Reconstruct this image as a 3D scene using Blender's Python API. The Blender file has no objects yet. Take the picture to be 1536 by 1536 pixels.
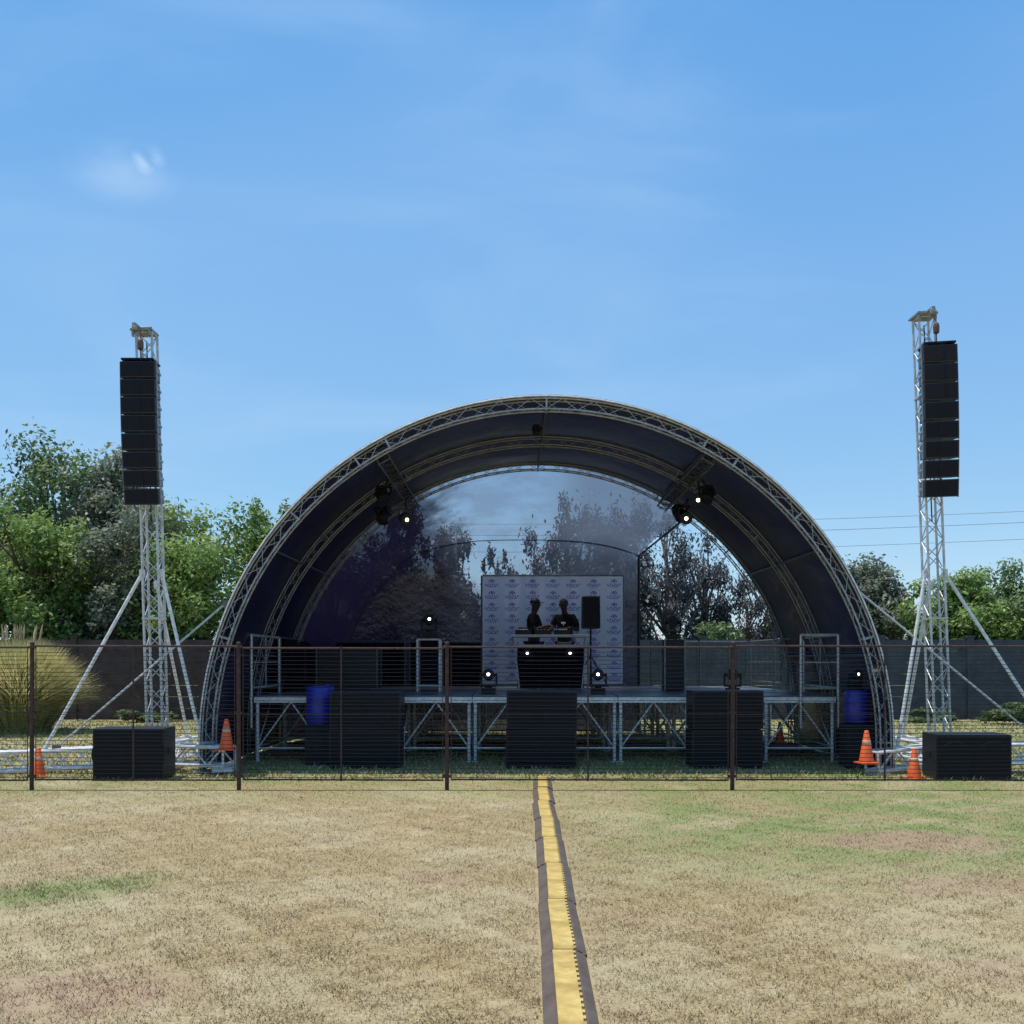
import bpy, math, random
import numpy as np
from mathutils import Vector, Matrix, Euler
random.seed(7); rng=np.random.default_rng(7)
sc=bpy.context.scene; col=sc.collection
sc.view_settings.view_transform='Standard'; sc.view_settings.look='None'; sc.view_settings.exposure=0
EYE=1.6

# ---------------------------------------------------------------- materials
def nt(name):
    m=bpy.data.materials.new(name); m.use_nodes=True
    return m,m.node_tree.nodes,m.node_tree.links,m.node_tree.nodes['Principled BSDF']
def mat(name,c,rough=0.6,metal=0.0,var=0.25,scale=8.0,bump=0.0,c2=None,spec=None):
    m,N,L,B=nt(name)
    tc=N.new('ShaderNodeTexCoord'); n=N.new('ShaderNodeTexNoise'); n.inputs['Scale'].default_value=scale
    n.inputs['Detail'].default_value=5; n.inputs['Roughness'].default_value=0.65
    L.new(tc.outputs['Object'],n.inputs['Vector'])
    cr=N.new('ShaderNodeValToRGB'); cr.color_ramp.elements[0].position=0.35; cr.color_ramp.elements[1].position=0.68
    a=[x*(1-var) for x in c]; b=[min(1,x*(1+var)) for x in (c2 or c)]
    cr.color_ramp.elements[0].color=(*a,1); cr.color_ramp.elements[1].color=(*b,1)
    L.new(n.outputs['Fac'],cr.inputs['Fac']); L.new(cr.outputs['Color'],B.inputs['Base Color'])
    B.inputs['Roughness'].default_value=rough; B.inputs['Metallic'].default_value=metal
    if spec is not None: B.inputs['Specular IOR Level'].default_value=spec
    if bump:
        bp=N.new('ShaderNodeBump'); bp.inputs['Strength'].default_value=bump; bp.inputs['Distance'].default_value=0.02
        L.new(n.outputs['Fac'],bp.inputs['Height']); L.new(bp.outputs['Normal'],B.inputs['Normal'])
    return m
ALU=mat('aluminium',(0.50,0.51,0.50),0.45,0.3,0.25,14)
ALUB=mat('aluminium_bright',(0.70,0.70,0.68),0.5,0.1,0.22,14)
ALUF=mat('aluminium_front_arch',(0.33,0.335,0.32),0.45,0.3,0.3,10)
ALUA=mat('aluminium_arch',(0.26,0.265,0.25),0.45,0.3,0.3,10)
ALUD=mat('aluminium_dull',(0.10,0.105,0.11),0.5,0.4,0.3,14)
RUST=mat('rusty_steel',(0.06,0.030,0.026),0.8,0.0,0.45,20,0.2)
WIRE=mat('fence_wire_steel',(0.030,0.025,0.026),0.7,0.1,0.3,3)
BLK=mat('black_painted_wood',(0.010,0.010,0.013),0.5,0,0.35,15,0.1,spec=.4)
GRL=mat('black_steel_grille',(0.008,0.008,0.011),0.7,0,0.5,120,0.3,spec=0.25)
BLKP=mat('black_plastic',(0.010,0.010,0.012),0.5,0,0.3,10,spec=.25)
RUB=mat('dusty_rubber',(0.115,0.084,0.064),0.9,0,0.3,5,0.04)
YEL=mat('worn_yellow_plastic',(0.46,0.29,0.055),0.7,0,0.25,4,0.08,c2=(0.60,0.43,0.14))
ORG=mat('orange_cone_plastic',(0.85,0.13,0.025),0.5,0,0.2,9)
BAND=mat('dirty_reflective_band',(0.68,0.42,0.30),0.5,0,0.2,12)
WHT=mat('white_reflective',(0.7,0.7,0.68),0.5,0,0.15,12)
BLUE=mat('blue_drum_plastic',(0.018,0.028,0.32),0.42,0,0.22,6)
PLY=mat('deck_phenolic_board',(0.13,0.14,0.16),0.3,0,0.3,5)
CLOTHB=mat('black_cloth',(0.008,0.007,0.012),0.9,0,0.4,4,0.3,spec=.1)
SKIN=mat('dark_skin',(0.038,0.020,0.015),0.55,0,0.15,12,spec=.3)
SHIRT=mat('black_shirt_cotton',(0.008,0.008,0.011),0.9,0,0.3,10,0.2,spec=.1)
SHIRT2=mat('charcoal_shirt_cotton',(0.011,0.010,0.013),0.9,0,0.3,10,0.2,spec=.1)
JEAN=mat('dark_denim',(0.02,0.025,0.05),0.85,0,0.3,20)
SHOE=mat('shoe_leather',(0.03,0.03,0.03),0.6)
HAIR=mat('black_hair',(0.01,0.009,0.008),0.8,0,0.4,40,0.5)
BARK=mat('tree_bark',(0.11,0.085,0.06),0.9,0,0.4,6,0.6)
BARKG=mat('gum_bark',(0.22,0.18,0.15),0.85,0,0.45,4,0.5)
HOI=mat('hoist_body_brown',(.10,.05,.03),.5)
LEDm,N,L,B=nt('lit_lamp_lens'); B.inputs['Base Color'].default_value=(.9,.9,.85,1); B.inputs['Emission Color'].default_value=(1,0.95,0.85,1); B.inputs['Emission Strength'].default_value=7
LENS=mat('dark_lens_glass',(0.012,0.012,0.016),0.5,spec=.2)
COVO=mat('grey_pvc_outer',(0.42,0.43,0.45),0.45,0,0.12,2)
# lining
LIN,N,L,B=nt('dark_purple_pvc_lining')
tc=N.new('ShaderNodeTexCoord'); n=N.new('ShaderNodeTexNoise'); n.inputs['Scale'].default_value=0.9; n.inputs['Detail'].default_value=4
mp=N.new('ShaderNodeMapping'); mp.inputs['Scale'].default_value=(1,0.6,1); L.new(tc.outputs['Object'],mp.inputs['Vector']); L.new(mp.outputs['Vector'],n.inputs['Vector'])
cr=N.new('ShaderNodeValToRGB'); cr.color_ramp.elements[0].position=.3; cr.color_ramp.elements[1].position=.75
cr.color_ramp.elements[0].color=(0.010,0.009,0.036,1); cr.color_ramp.elements[1].color=(0.026,0.025,0.075,1)
L.new(n.outputs['Fac'],cr.inputs['Fac']); L.new(cr.outputs['Color'],B.inputs['Base Color']); B.inputs['Roughness'].default_value=0.30; B.inputs['Specular IOR Level'].default_value=.4
bp=N.new('ShaderNodeBump'); bp.inputs['Strength'].default_value=0.6; bp.inputs['Distance'].default_value=0.15
L.new(n.outputs['Fac'],bp.inputs['Height']); L.new(bp.outputs['Normal'],B.inputs['Normal'])
# scrim: bright patch in the upper middle, dark elsewhere, painted into the transparency
SCR,N,L,B=nt('dark_mesh_scrim')
tc=N.new('ShaderNodeTexCoord'); n=N.new('ShaderNodeTexNoise'); n.inputs['Scale'].default_value=1.3; n.inputs['Detail'].default_value=5; n.inputs['Roughness'].default_value=.65
L.new(tc.outputs['Object'],n.inputs['Vector'])
sx=N.new('ShaderNodeSeparateXYZ'); L.new(tc.outputs['Object'],sx.inputs[0])
def sm(op,a,b,c=None):
    q=N.new('ShaderNodeMath'); q.operation=op
    for i,x in enumerate((a,b,c)):
        if x is None: continue
        if isinstance(x,(int,float)): q.inputs[i].default_value=x
        else: L.new(x,q.inputs[i])
    return q.outputs[0]
def smr(v,a,b,c,d):
    q=N.new('ShaderNodeMapRange'); q.interpolation_type='SMOOTHSTEP'; L.new(v,q.inputs[0])
    for i,x in enumerate((a,b,c,d)): q.inputs[i+1].default_value=x
    return q.outputs[0]
xn=sm('MULTIPLY_ADD',n.outputs['Fac'],1.7,sx.outputs[0]); zn=sm('MULTIPLY_ADD',n.outputs['Fac'],1.0,sx.outputs[2])
fx0=smr(xn,-3.4,-1.9,.04,.20); fx=smr(xn,-1.45,-.5,0,.78); fx2=smr(xn,.9,2.0,1.0,.36); fz=smr(zn,3.2,4.1,.22,1.0)
fac=sm('MULTIPLY',sm('MULTIPLY',sm('ADD',fx0,fx),fz),sm('MULTIPLY',fx2,smr(n.outputs['Fac'],.32,.68,.46,.72)))
B.inputs['Base Color'].default_value=(0.018,0.016,0.042,1); B.inputs['Roughness'].default_value=0.22; B.inputs['Specular IOR Level'].default_value=.5
bp=N.new('ShaderNodeBump'); bp.inputs['Strength'].default_value=0.5; bp.inputs['Distance'].default_value=0.12; L.new(n.outputs['Fac'],bp.inputs['Height']); L.new(bp.outputs['Normal'],B.inputs['Normal'])
tl=N.new('ShaderNodeBsdfTranslucent')
tr_=N.new('ShaderNodeMix'); tr_.data_type='RGBA'; L.new(sm('MULTIPLY',fx,fz),tr_.inputs[0]); tr_.inputs[6].default_value=(.004,.003,.009,1); tr_.inputs[7].default_value=(.10,.12,.15,1)  # milky haze over the bright patch put into the translucent colour
L.new(tr_.outputs[2],tl.inputs['Color'])
m2=N.new('ShaderNodeAddShader'); L.new(B.outputs[0],m2.inputs[0]); L.new(tl.outputs[0],m2.inputs[1])
tr=N.new('ShaderNodeBsdfTransparent'); tr.inputs['Color'].default_value=(0.84,0.82,0.86,1)
mx=N.new('ShaderNodeMixShader'); L.new(fac,mx.inputs[0]); L.new(m2.outputs[0],mx.inputs[1]); L.new(tr.outputs[0],mx.inputs[2])
L.new(mx.outputs[0],N['Material Output'].inputs['Surface'])

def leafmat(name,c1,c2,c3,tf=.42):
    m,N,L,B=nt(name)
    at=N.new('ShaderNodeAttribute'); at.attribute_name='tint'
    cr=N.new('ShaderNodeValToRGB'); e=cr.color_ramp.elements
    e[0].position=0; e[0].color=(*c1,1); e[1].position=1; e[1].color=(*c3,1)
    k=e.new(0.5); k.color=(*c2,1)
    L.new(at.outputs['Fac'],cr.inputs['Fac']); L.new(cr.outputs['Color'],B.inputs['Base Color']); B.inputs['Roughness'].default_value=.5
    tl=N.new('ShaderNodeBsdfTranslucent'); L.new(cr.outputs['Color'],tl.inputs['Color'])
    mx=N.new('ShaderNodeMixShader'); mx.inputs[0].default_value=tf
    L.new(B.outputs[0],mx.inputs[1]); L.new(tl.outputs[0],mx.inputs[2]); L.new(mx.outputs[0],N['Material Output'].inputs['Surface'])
    return m
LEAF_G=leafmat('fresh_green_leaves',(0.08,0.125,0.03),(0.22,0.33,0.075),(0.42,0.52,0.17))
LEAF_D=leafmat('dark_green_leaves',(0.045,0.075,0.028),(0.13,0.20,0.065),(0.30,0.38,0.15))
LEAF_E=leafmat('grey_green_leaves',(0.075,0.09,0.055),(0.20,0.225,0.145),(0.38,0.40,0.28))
LEAF_U=leafmat('dull_gum_leaves',(0.020,0.024,0.025),(0.05,0.058,0.052),(0.11,0.12,0.11),.2)
LEAF_P=leafmat('purple_grey_gum_leaves',(0.045,0.044,0.05),(0.11,0.11,0.11),(0.25,0.24,0.24),.3)
LEAF_Y=leafmat('dry_reed_blades',(0.20,0.24,0.06),(0.42,0.42,0.15),(0.70,0.60,0.30))

# grass material, by world position
GM,N,L,B=nt('dry_lawn')
geo=N.new('ShaderNodeNewGeometry'); sep=N.new('ShaderNodeSeparateXYZ'); L.new(geo.outputs['Position'],sep.inputs[0])
def noise(s,d=4,r=.6,vec=None):
    n=N.new('ShaderNodeTexNoise'); n.inputs['Scale'].default_value=s; n.inputs['Detail'].default_value=d; n.inputs['Roughness'].default_value=r
    L.new(vec or geo.outputs['Position'],n.inputs['Vector']); return n.outputs['Fac']
def M(op,a,b=None,c=None,clamp=False):
    n=N.new('ShaderNodeMath'); n.operation=op; n.use_clamp=clamp
    for i,x in enumerate((a,b,c)):
        if x is None: continue
        if isinstance(x,(int,float)): n.inputs[i].default_value=x
        else: L.new(x,n.inputs[i])
    return n.outputs[0]
def MR(v,a,b,c=0,d=1):
    n=N.new('ShaderNodeMapRange'); n.interpolation_type='SMOOTHSTEP'
    L.new(v,n.inputs[0])
    for i,x in enumerate((a,b,c,d)): n.inputs[i+1].default_value=x
    return n.outputs[0]
def MIX(f,a,b):
    n=N.new('ShaderNodeMix'); n.data_type='RGBA'
    if isinstance(f,(int,float)): n.inputs[0].default_value=f
    else: L.new(f,n.inputs[0])
    for i,x in ((6,a),(7,b)):
        if isinstance(x,tuple): n.inputs[i].default_value=(*x,1)
        else: L.new(x,n.inputs[i])
    return n.outputs[2]
big=noise(0.55,5); mid=noise(2.6,5,.7); fine=noise(42,4,.8); soil=noise(0.9,3); clump=noise(9,4,.7); m3=noise(1.3,6,.72)
X,Y=sep.outputs[0],sep.outputs[1]
c=MIX(MR(fine,.32,.66),(0.22,0.15,0.068),(0.64,0.50,0.27))
c=MIX(MR(clump,.46,.66,0,.55),c,(0.31,0.215,0.10))
c=MIX(MR(m3,.46,.64,0,.6),c,(0.46,0.32,0.145))
c=MIX(MR(mid,.50,.70,0,.5),c,(0.70,0.59,0.38))
c=MIX(MR(big,.42,.66,0,.45),c,(0.68,0.57,0.36))
g_right=M('MULTIPLY',MR(X,-.3,2.2),MR(Y,6.3,9.0))
g_back=MR(Y,10.4,14.0,0,.8)
dx=M('DIVIDE',M('ADD',X,3.15),0.78); dy=M('DIVIDE',M('SUBTRACT',M('SUBTRACT',Y,M('MULTIPLY',X,.45)),8.5),0.55)
dd=M('ADD',M('MULTIPLY',dx,dx),M('MULTIPLY',dy,dy)); wm=MR(M('ADD',dd,M('MULTIPLY',clump,1.8)),2.2,0.6,0,1.0)
gm=M('MULTIPLY',M('MAXIMUM',g_right,g_back),M('MULTIPLY',MR(big,.28,.52,.45,1.0),MR(m3,.38,.60,.22,1.0)))
gm=M('MAXIMUM',gm,MR(big,.58,.74,0,.35))
gm=M('MAXIMUM',gm,M('MULTIPLY',wm,MR(mid,.3,.55,.45,1)),None,True)
gcol=MIX(MR(fine,.3,.7),(0.11,0.145,0.04),(0.42,0.45,0.17))
c=MIX(gm,c,gcol)
def spot(x0,y0,rx,ry,st):
    a=M('DIVIDE',M('SUBTRACT',X,x0),rx); b=M('DIVIDE',M('SUBTRACT',Y,y0),ry)
    return M('MULTIPLY',MR(M('ADD',M('ADD',M('MULTIPLY',a,a),M('MULTIPLY',b,b)),mid),1.5,.5,0,st),MR(clump,.35,.6,.4,1))
sp=M('MAXIMUM',M('MAXIMUM',spot(3.6,9.1,1.1,.7,.75),spot(3.3,7.3,.8,.45,.55)),M('MAXIMUM',spot(-2.1,4.9,.7,.5,.6),spot(2.6,5.3,.8,.35,.35)))
c=MIX(M('MAXIMUM',sp,MR(soil,.58,.72,0,.4)),c,(0.46,0.28,0.20))
at=N.new('ShaderNodeAttribute'); at.attribute_name='tint'
hv=N.new('ShaderNodeHueSaturation'); L.new(c,hv.inputs['Color']); L.new(M('ADD',at.outputs['Fac'],0.0),hv.inputs['Value'])
L.new(hv.outputs[0],B.inputs['Base Color']); B.inputs['Roughness'].default_value=.9; B.inputs['Specular IOR Level'].default_value=.15
bp=N.new('ShaderNodeBump'); bp.inputs['Strength'].default_value=.8; bp.inputs['Distance'].default_value=.03; L.new(fine,bp.inputs['Height']); L.new(bp.outputs[0],B.inputs['Normal'])

# ---------------------------------------------------------------- mesh helpers
class MB:
    def __init__(s): s.v=[];s.f=[];s.m=[]
    def add(s,vs,fs,mi=0):
        b=len(s.v); s.v+=[tuple(v) for v in vs]; s.f+=[[b+i for i in f] for f in fs]; s.m+=[mi]*len(fs); return s
    def box(s,c,size,rot=None,mi=0,tx=1.0,ty=1.0):
        hx,hy,hz=[k/2 for k in size]; vs=[]
        for z in (-1,1):
            kx=tx if z>0 else 1; ky=ty if z>0 else 1
            for x,y in ((-1,-1),(1,-1),(1,1),(-1,1)): vs.append(Vector((x*hx*kx,y*hy*ky,z*hz)))
        if rot: 
            R=Euler(rot).to_matrix(); vs=[R@v for v in vs]
        vs=[v+Vector(c) for v in vs]
        return s.add(vs,[(3,2,1,0),(4,5,6,7),(0,1,5,4),(1,2,6,5),(2,3,7,6),(3,0,4,7)],mi)
    def tube(s,p,q,r,n=6,r2=None,mi=0,cap=True):
        p=Vector(p);q=Vector(q);d=(q-p)
        if d.length<1e-6: return s
        d.normalize(); a=Vector((0,0,1)) if abs(d.z)<.9 else Vector((1,0,0)); u=d.cross(a).normalized(); w=d.cross(u); r2=r if r2 is None else r2
        vs=[];
        for k,(c,rr) in enumerate(((p,r),(q,r2))):
            for i in range(n):
                t=2*math.pi*i/n; vs.append(c+u*(math.cos(t)*rr)+w*(math.sin(t)*rr))
        fs=[(i,(i+1)%n,n+(i+1)%n,n+i) for i in range(n)]
        if cap: fs+=[tuple(range(n))[::-1],tuple(range(n,2*n))]
        return s.add(vs,fs,mi)
    def path(s,pts,r,n=6,mi=0,radii=None):
        pts=[Vector(p) for p in pts]; vs=[];u=None
        for k,p in enumerate(pts):
            d=(pts[min(k+1,len(pts)-1)]-pts[max(k-1,0)]).normalized()
            if u is None:
                a=Vector((0,0,1)) if abs(d.z)<.9 else Vector((0,1,0)); u=d.cross(a).normalized()
            else: u=(u-d*u.dot(d)).normalized()
            w=d.cross(u); rr=radii[k] if radii else r
            for i in range(n):
                t=2*math.pi*i/n; vs.append(p+u*(math.cos(t)*rr)+w*(math.sin(t)*rr))
        fs=[]
        for k in range(len(pts)-1):
            for i in range(n): fs.append((k*n+i,k*n+(i+1)%n,(k+1)*n+(i+1)%n,(k+1)*n+i))
        fs+=[tuple(range(n))[::-1],tuple(range((len(pts)-1)*n,len(pts)*n))]
        return s.add(vs,fs,mi)
    def lathe(s,prof,n=20,c=(0,0,0),R=None,mi=0,mis=None):
        vs=[];C=Vector(c)
        for r,z in prof:
            for i in range(n):
                t=2*math.pi*i/n; v=Vector((r*math.cos(t),r*math.sin(t),z))
                if R: v=R@v
                vs.append(v+C)
        b=len(s.v); s.v+=[tuple(v) for v in vs]
        for k in range(len(prof)-1):
            for i in range(n):
                s.f.append([b+k*n+i,b+k*n+(i+1)%n,b+(k+1)*n+(i+1)%n,b+(k+1)*n+i]); s.m.append(mi)
        s.f.append([b+i for i in range(n)][::-1]); s.m.append(mi)
        s.f.append([b+(len(prof)-1)*n+i for i in range(n)]); s.m.append(mi)
        return s
    def obj(s,name,mats,parent=None,loc=(0,0,0),rot=(0,0,0),smooth=False,bevel=0):
        me=bpy.data.meshes.new(name); me.from_pydata(s.v,[],s.f)
        if not isinstance(mats,(list,tuple)): mats=[mats]
        for m in mats: me.materials.append(m)
        if len(mats)>1: me.polygons.foreach_set('material_index',s.m)
        if smooth:
            me.polygons.foreach_set('use_smooth',[True]*len(me.polygons))
        me.update(); o=bpy.data.objects.new(name,me); col.objects.link(o); o.location=loc; o.rotation_euler=rot
        if parent: o.parent=parent
        if bevel:
            b=o.modifiers.new('b','BEVEL'); b.width=bevel; b.segments=2; b.limit_method='ANGLE'
        return o
def tag(o,label=None,cat=None,group=None,kind=None):
    if label:o['label']=label
    if cat:o['category']=cat
    if group:o['group']=group
    if kind:o['kind']=kind
    return o
def root(name,loc,label=None,cat=None,group=None,rot=(0,0,0)):
    o=bpy.data.objects.new(name,None); o.empty_display_size=.2; col.objects.link(o); o.location=loc; o.rotation_euler=rot
    tag(o,label,cat,group); return o
def clone(o,loc=None,rot=None,label=None,parent=None):
    c=o.copy(); col.objects.link(c)
    if parent is not None: c.parent=parent; c.matrix_parent_inverse=o.matrix_parent_inverse
    if loc is not None: c.location=loc
    if rot is not None: c.rotation_euler=rot
    if label: c['label']=label
    for ch in list(o.children): clone(ch,parent=c)
    return c
def truss_seg(mb,p,q,w,up=(0,1,0),rc=.024,rd=.010,pitch=None,h=None):
    p=Vector(p);q=Vector(q);d=q-p;Ln=d.length;d.normalize();u=Vector(up);u=(u-d*u.dot(d)).normalized();v=d.cross(u);h=h or w
    cs=[(u*(a*w/2)+v*(b*h/2)) for a,b in ((-1,-1),(1,-1),(1,1),(-1,1))]
    for c in cs: mb.tube(p+c,q+c,rc,8)
    n=max(2,round(Ln/(pitch or w*1.0)))
    for k in range(n):
        a=p+d*(Ln*k/n); b=p+d*(Ln*(k+1)/n)
        for i in range(4):
            j=(i+1)%4
            if (k+i)%2: mb.tube(a+cs[i],b+cs[j],rd,5,cap=False)
            else: mb.tube(a+cs[j],b+cs[i],rd,5,cap=False)
    for e in (p,q):
        for i in range(4): mb.tube(e+cs[i],e+cs[(i+1)%4],rd*1.3,5)
    return mb

# ---------------------------------------------------------------- ground
g=MB(); g.add([(-400,-60,0),(400,-60,0),(400,900,0),(-400,900,0)],[(0,1,2,3)])
G=g.obj('ground',GM); tag(G,kind='structure')
a=G.data.attributes.new('tint','FLOAT','POINT'); a.data.foreach_set('value',[1.0]*4)
def blades(n,y0,y1,hmin,hmax,wd):
    u=rng.random(n); y=y0*(y1/y0)**u
    half=0.56*y+.3; x=(rng.random(n)*2-1)*half
    cl=(np.sin(x*9.1+np.sin(y*5.3)*2)+np.sin(y*11.7+np.sin(x*7.1)*2)+np.sin(x*23+y*17)+np.sin(y*31-x*19))/4
    k=rng.random(n)<(.5+.6*cl); x=x[k];y=y[k];n=len(x)
    inside=(np.abs(x-(0.203+0.0138*y))<.135)&(y<14); x=x[~inside];y=y[~inside];n=len(x)
    h=hmin+(hmax-hmin)*rng.random(n)**1.6
    wx=((x+3.15)/.8)**2+((y-.45*x-8.5)/.55)**2
    h=np.where(wx<.8,h*1.5,h)
    an=rng.random(n)*6.283; ln=.3+1.1*rng.random(n)
    ta=rng.random(n)*6.283
    w=wd*(.6+.8*rng.random(n))*(1+y/14)
    v=np.empty((n,3,3)); 
    v[:,0]=np.stack([x-np.cos(an)*w,y-np.sin(an)*w,np.full(n,-.002)],1)
    v[:,1]=np.stack([x+np.cos(an)*w,y+np.sin(an)*w,np.full(n,-.002)],1)
    v[:,2]=np.stack([x+np.cos(ta)*h*ln,y+np.sin(ta)*h*ln,h],1)
    t=.75+.65*rng.random(n)
    return v,t
def raw_tris(name,v,t,m,k=3):
    n=len(v); me=bpy.data.meshes.new(name); me.vertices.add(n*k); me.vertices.foreach_set('co',v.reshape(-1))
    me.loops.add(n*k); me.loops.foreach_set('vertex_index',np.arange(n*k,dtype=np.int32))
    me.polygons.add(n); me.polygons.foreach_set('loop_start',np.arange(0,n*k,k,dtype=np.int32)); 
    me.update(calc_edges=True)
    a=me.attributes.new('tint','FLOAT','FACE'); a.data.foreach_set('value',t.astype(np.float32))
    me.materials.append(m); me.validate(); o=bpy.data.objects.new(name,me); col.objects.link(o); return o
v1,t1=blades(400000,4.0,14.5,.007,.028,.0019); v2,t2=blades(80000,13.5,27,.03,.08,.006)
tag(raw_tris('grass',np.concatenate([v1,v2]),np.concatenate([t1,t2]),GM),kind='stuff')

# ---------------------------------------------------------------- cable ramps
SEG=1.17
def cable_ramp():
    r=root('cable_ramp',(0,0,0),'dusty rubber cable protector with worn yellow lid on dry grass','cable ramp','cable protectors laid end to end on the grass')
    L0=SEG-.010;b=MB()
    prof=[(-.122,.003),(-.120,.010),(-.074,.034),(.074,.034),(.120,.010),(.122,.003)]
    vs=[(x,y,z) for y in (0,L0) for x,z in prof]
    b.add(vs,[(k,k+1,k+7,k+6) for k in range(5)]+[(5,4,3,2,1,0),(6,7,8,9,10,11)])
    b.box((-.09,-.010,.012),(.05,.03,.014)); b.box((.09,-.010,.012),(.05,.03,.014))
    b.obj('base',RUB,r)
    l=MB(); l.box((-.004,L0/2,.039),(.110,L0-.006,.010)); 
    for k in range(15): l.box((.056,.045+k*.077,.0380),(.016,.036,.010))
    l.obj('lid',YEL,r,bevel=.002)
    return r
cr0=cable_ramp(); y=5.52-3*SEG;i=0; jit=random.Random(4)
while y<13.4:
    x=0.203+0.0138*y+jit.uniform(-.006,.006); ang=-.0138+jit.uniform(-.012,.012)
    if i==0: cr0.location=(x,y,0); cr0.rotation_euler=(0,0,ang)
    else: clone(cr0,(x,y,0),(0,0,ang))
    y+=SEG;i+=1

# ---------------------------------------------------------------- fence
FY=12.6
posts=[-8.5,-5.91,-3.36,-0.80,2.71,6.50,9.1]
def fence_post(x,lean):
    b=MB(); b.tube((0,0,-.05),(0,0,1.80),.026,10); b.lathe([(.030,1.80),(.030,1.815),(.01,1.825)],10)
    for z in (.17,.95,1.76): b.tube((-.045,-.01,z),(.045,-.01,z),.018,8)
    o=b.obj('fence_post',RUST,None,(x,FY,0),(0,lean,0)); tag(o,'brown rusty steel tube fence post standing in dry grass','fence post','rusty steel fence posts')
for i,x in enumerate(posts): fence_post(x,[0,.004,-.003,.0,.006,0,0][i])
for i in range(len(posts)-1):
    w=posts[i+1]-posts[i]; r=root('wire_fence',(posts[i],FY,0),'rusty steel fence panel strung with many thin horizontal wires','fence','rusty wire fence panels')
    f=MB(); a,bx=.045,w-.045
    zz=1.795+.015*math.sin(i*2.1)
    f.tube((a,0,zz-.035),(bx,0,zz-.04),.013,8); f.tube((a,0,.13),(bx,0,.12),.010,8)
    f.tube((a+.006,0,.12),(a+.006,0,zz-.035),.006,6); f.tube((bx-.006,0,.12),(bx-.006,0,zz-.04),.006,6)
    f.obj('frame',RUST,r)
    m=MB(); m.tube((a,0,.93),(bx,0,.935),.006,6); m.obj('rail',RUST,r)
    dr=MB(); dr.box((w*.5-.02 if i<3 else w*.494,-.012,.94),(.020,.008,1.66)); dr.obj('dropper',RUST,r)
    wm_=MB(); nw=32
    for k in range(nw):
        z=.16+k*(1.59/nw)+random.uniform(-.006,.006)
        pts=[(a+(bx-a)*t/6,0,z-.012*math.sin(math.pi*t/6)*random.uniform(.2,1)) for t in range(7)]
        wm_.path(pts,.0033,4)
    wm_.obj('wire',WIRE,r)

# ---------------------------------------------------------------- truss towers
def tower(name,x,y,H,lean,side,label):
    r=root(name,(x,y,0),label,'truss tower','aluminium truss speaker towers',rot=(0,lean,0))
    b=MB(); truss_seg(b,(0,0,.35),(0,0,H),.225,rc=.019,rd=.008,pitch=.23)
    for z in (2.2,4.0,5.4): b.box((0,0,z),(.27,.27,.02))
    b.obj('mast',ALU,r)
    b=MB(); z=.24
    truss_seg(b,(side*.15,-.03,z),(side*2.4,-.45,z-.02),.26,up=(0,1,0),pitch=.26,rc=.026,rd=.014)
    truss_seg(b,(-side*.15,-.03,z),(-side*1.15,-.45,z-.02),.26,up=(0,1,0),pitch=.26,rc=.026,rd=.014)
    truss_seg(b,(0,.17,z),(0,1.6,z),.26,up=(1,0,0),pitch=.26,rc=.024,rd=.012)
    b.box((0,0,.05),(.5,.5,.03)); b.box((side*2.3,-.45,.04),(.3,.3,.06)); b.box((-side*1.08,-.43,.04),(.28,.28,.06))
    b.obj('base',ALUB,r)
    b=MB(); b.box((0,0,z+.02),(.29,.29,.32)); b.obj('sleeve',ALUD,r,bevel=.01)
    for dx,dy,zt in ((side*1.52,-.28,2.85),(-side*.72,-.26,2.85),(0,1.4,2.7)):
        b=MB(); s=(math.copysign(.14,dx) if dx else 0); t=(.14 if not dx else -.05)
        b.tube((s,t,zt),(dx,dy,.36),.024,10); b.box((s,t,zt),(.06,.08,.11)); b.box((dx,dy,.36),(.08,.09,.09)); b.obj('brace',ALUB,r)
    b=MB(); b.box((-.02,-.03,H+.02),(.31,.32,.028)); b.tube((-.15,-.16,H+.045),(.13,-.16,H+.045),.016,8)
    b.box((-.03,-.2,H+.02),(.05,.46,.03)); b.box((-.14,-.16,H-.03),(.025,.06,.10)); b.box((.10,-.16,H-.03),(.025,.06,.08))
    b.tube((-.06,-.40,H-.02),(.0,-.40,H-.02),.035,12)
    b.obj('head_block',ALUA,r,bevel=.004)
    b=MB(); b.tube((0,.0,H-.1),(0,-.02,3.6),.01,5); b.obj('cable',BLKP,r)
    return r
LEAN=-math.radians(1.55)
tower('truss_tower',-5.11,14.8,6.31,LEAN,-1,'silver aluminium truss tower with braced base holding black line array')
tower('truss_tower',6.20,14.8,6.54,-math.radians(2.2),1,'taller silver aluminium truss tower with orange cones at its base')

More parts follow.
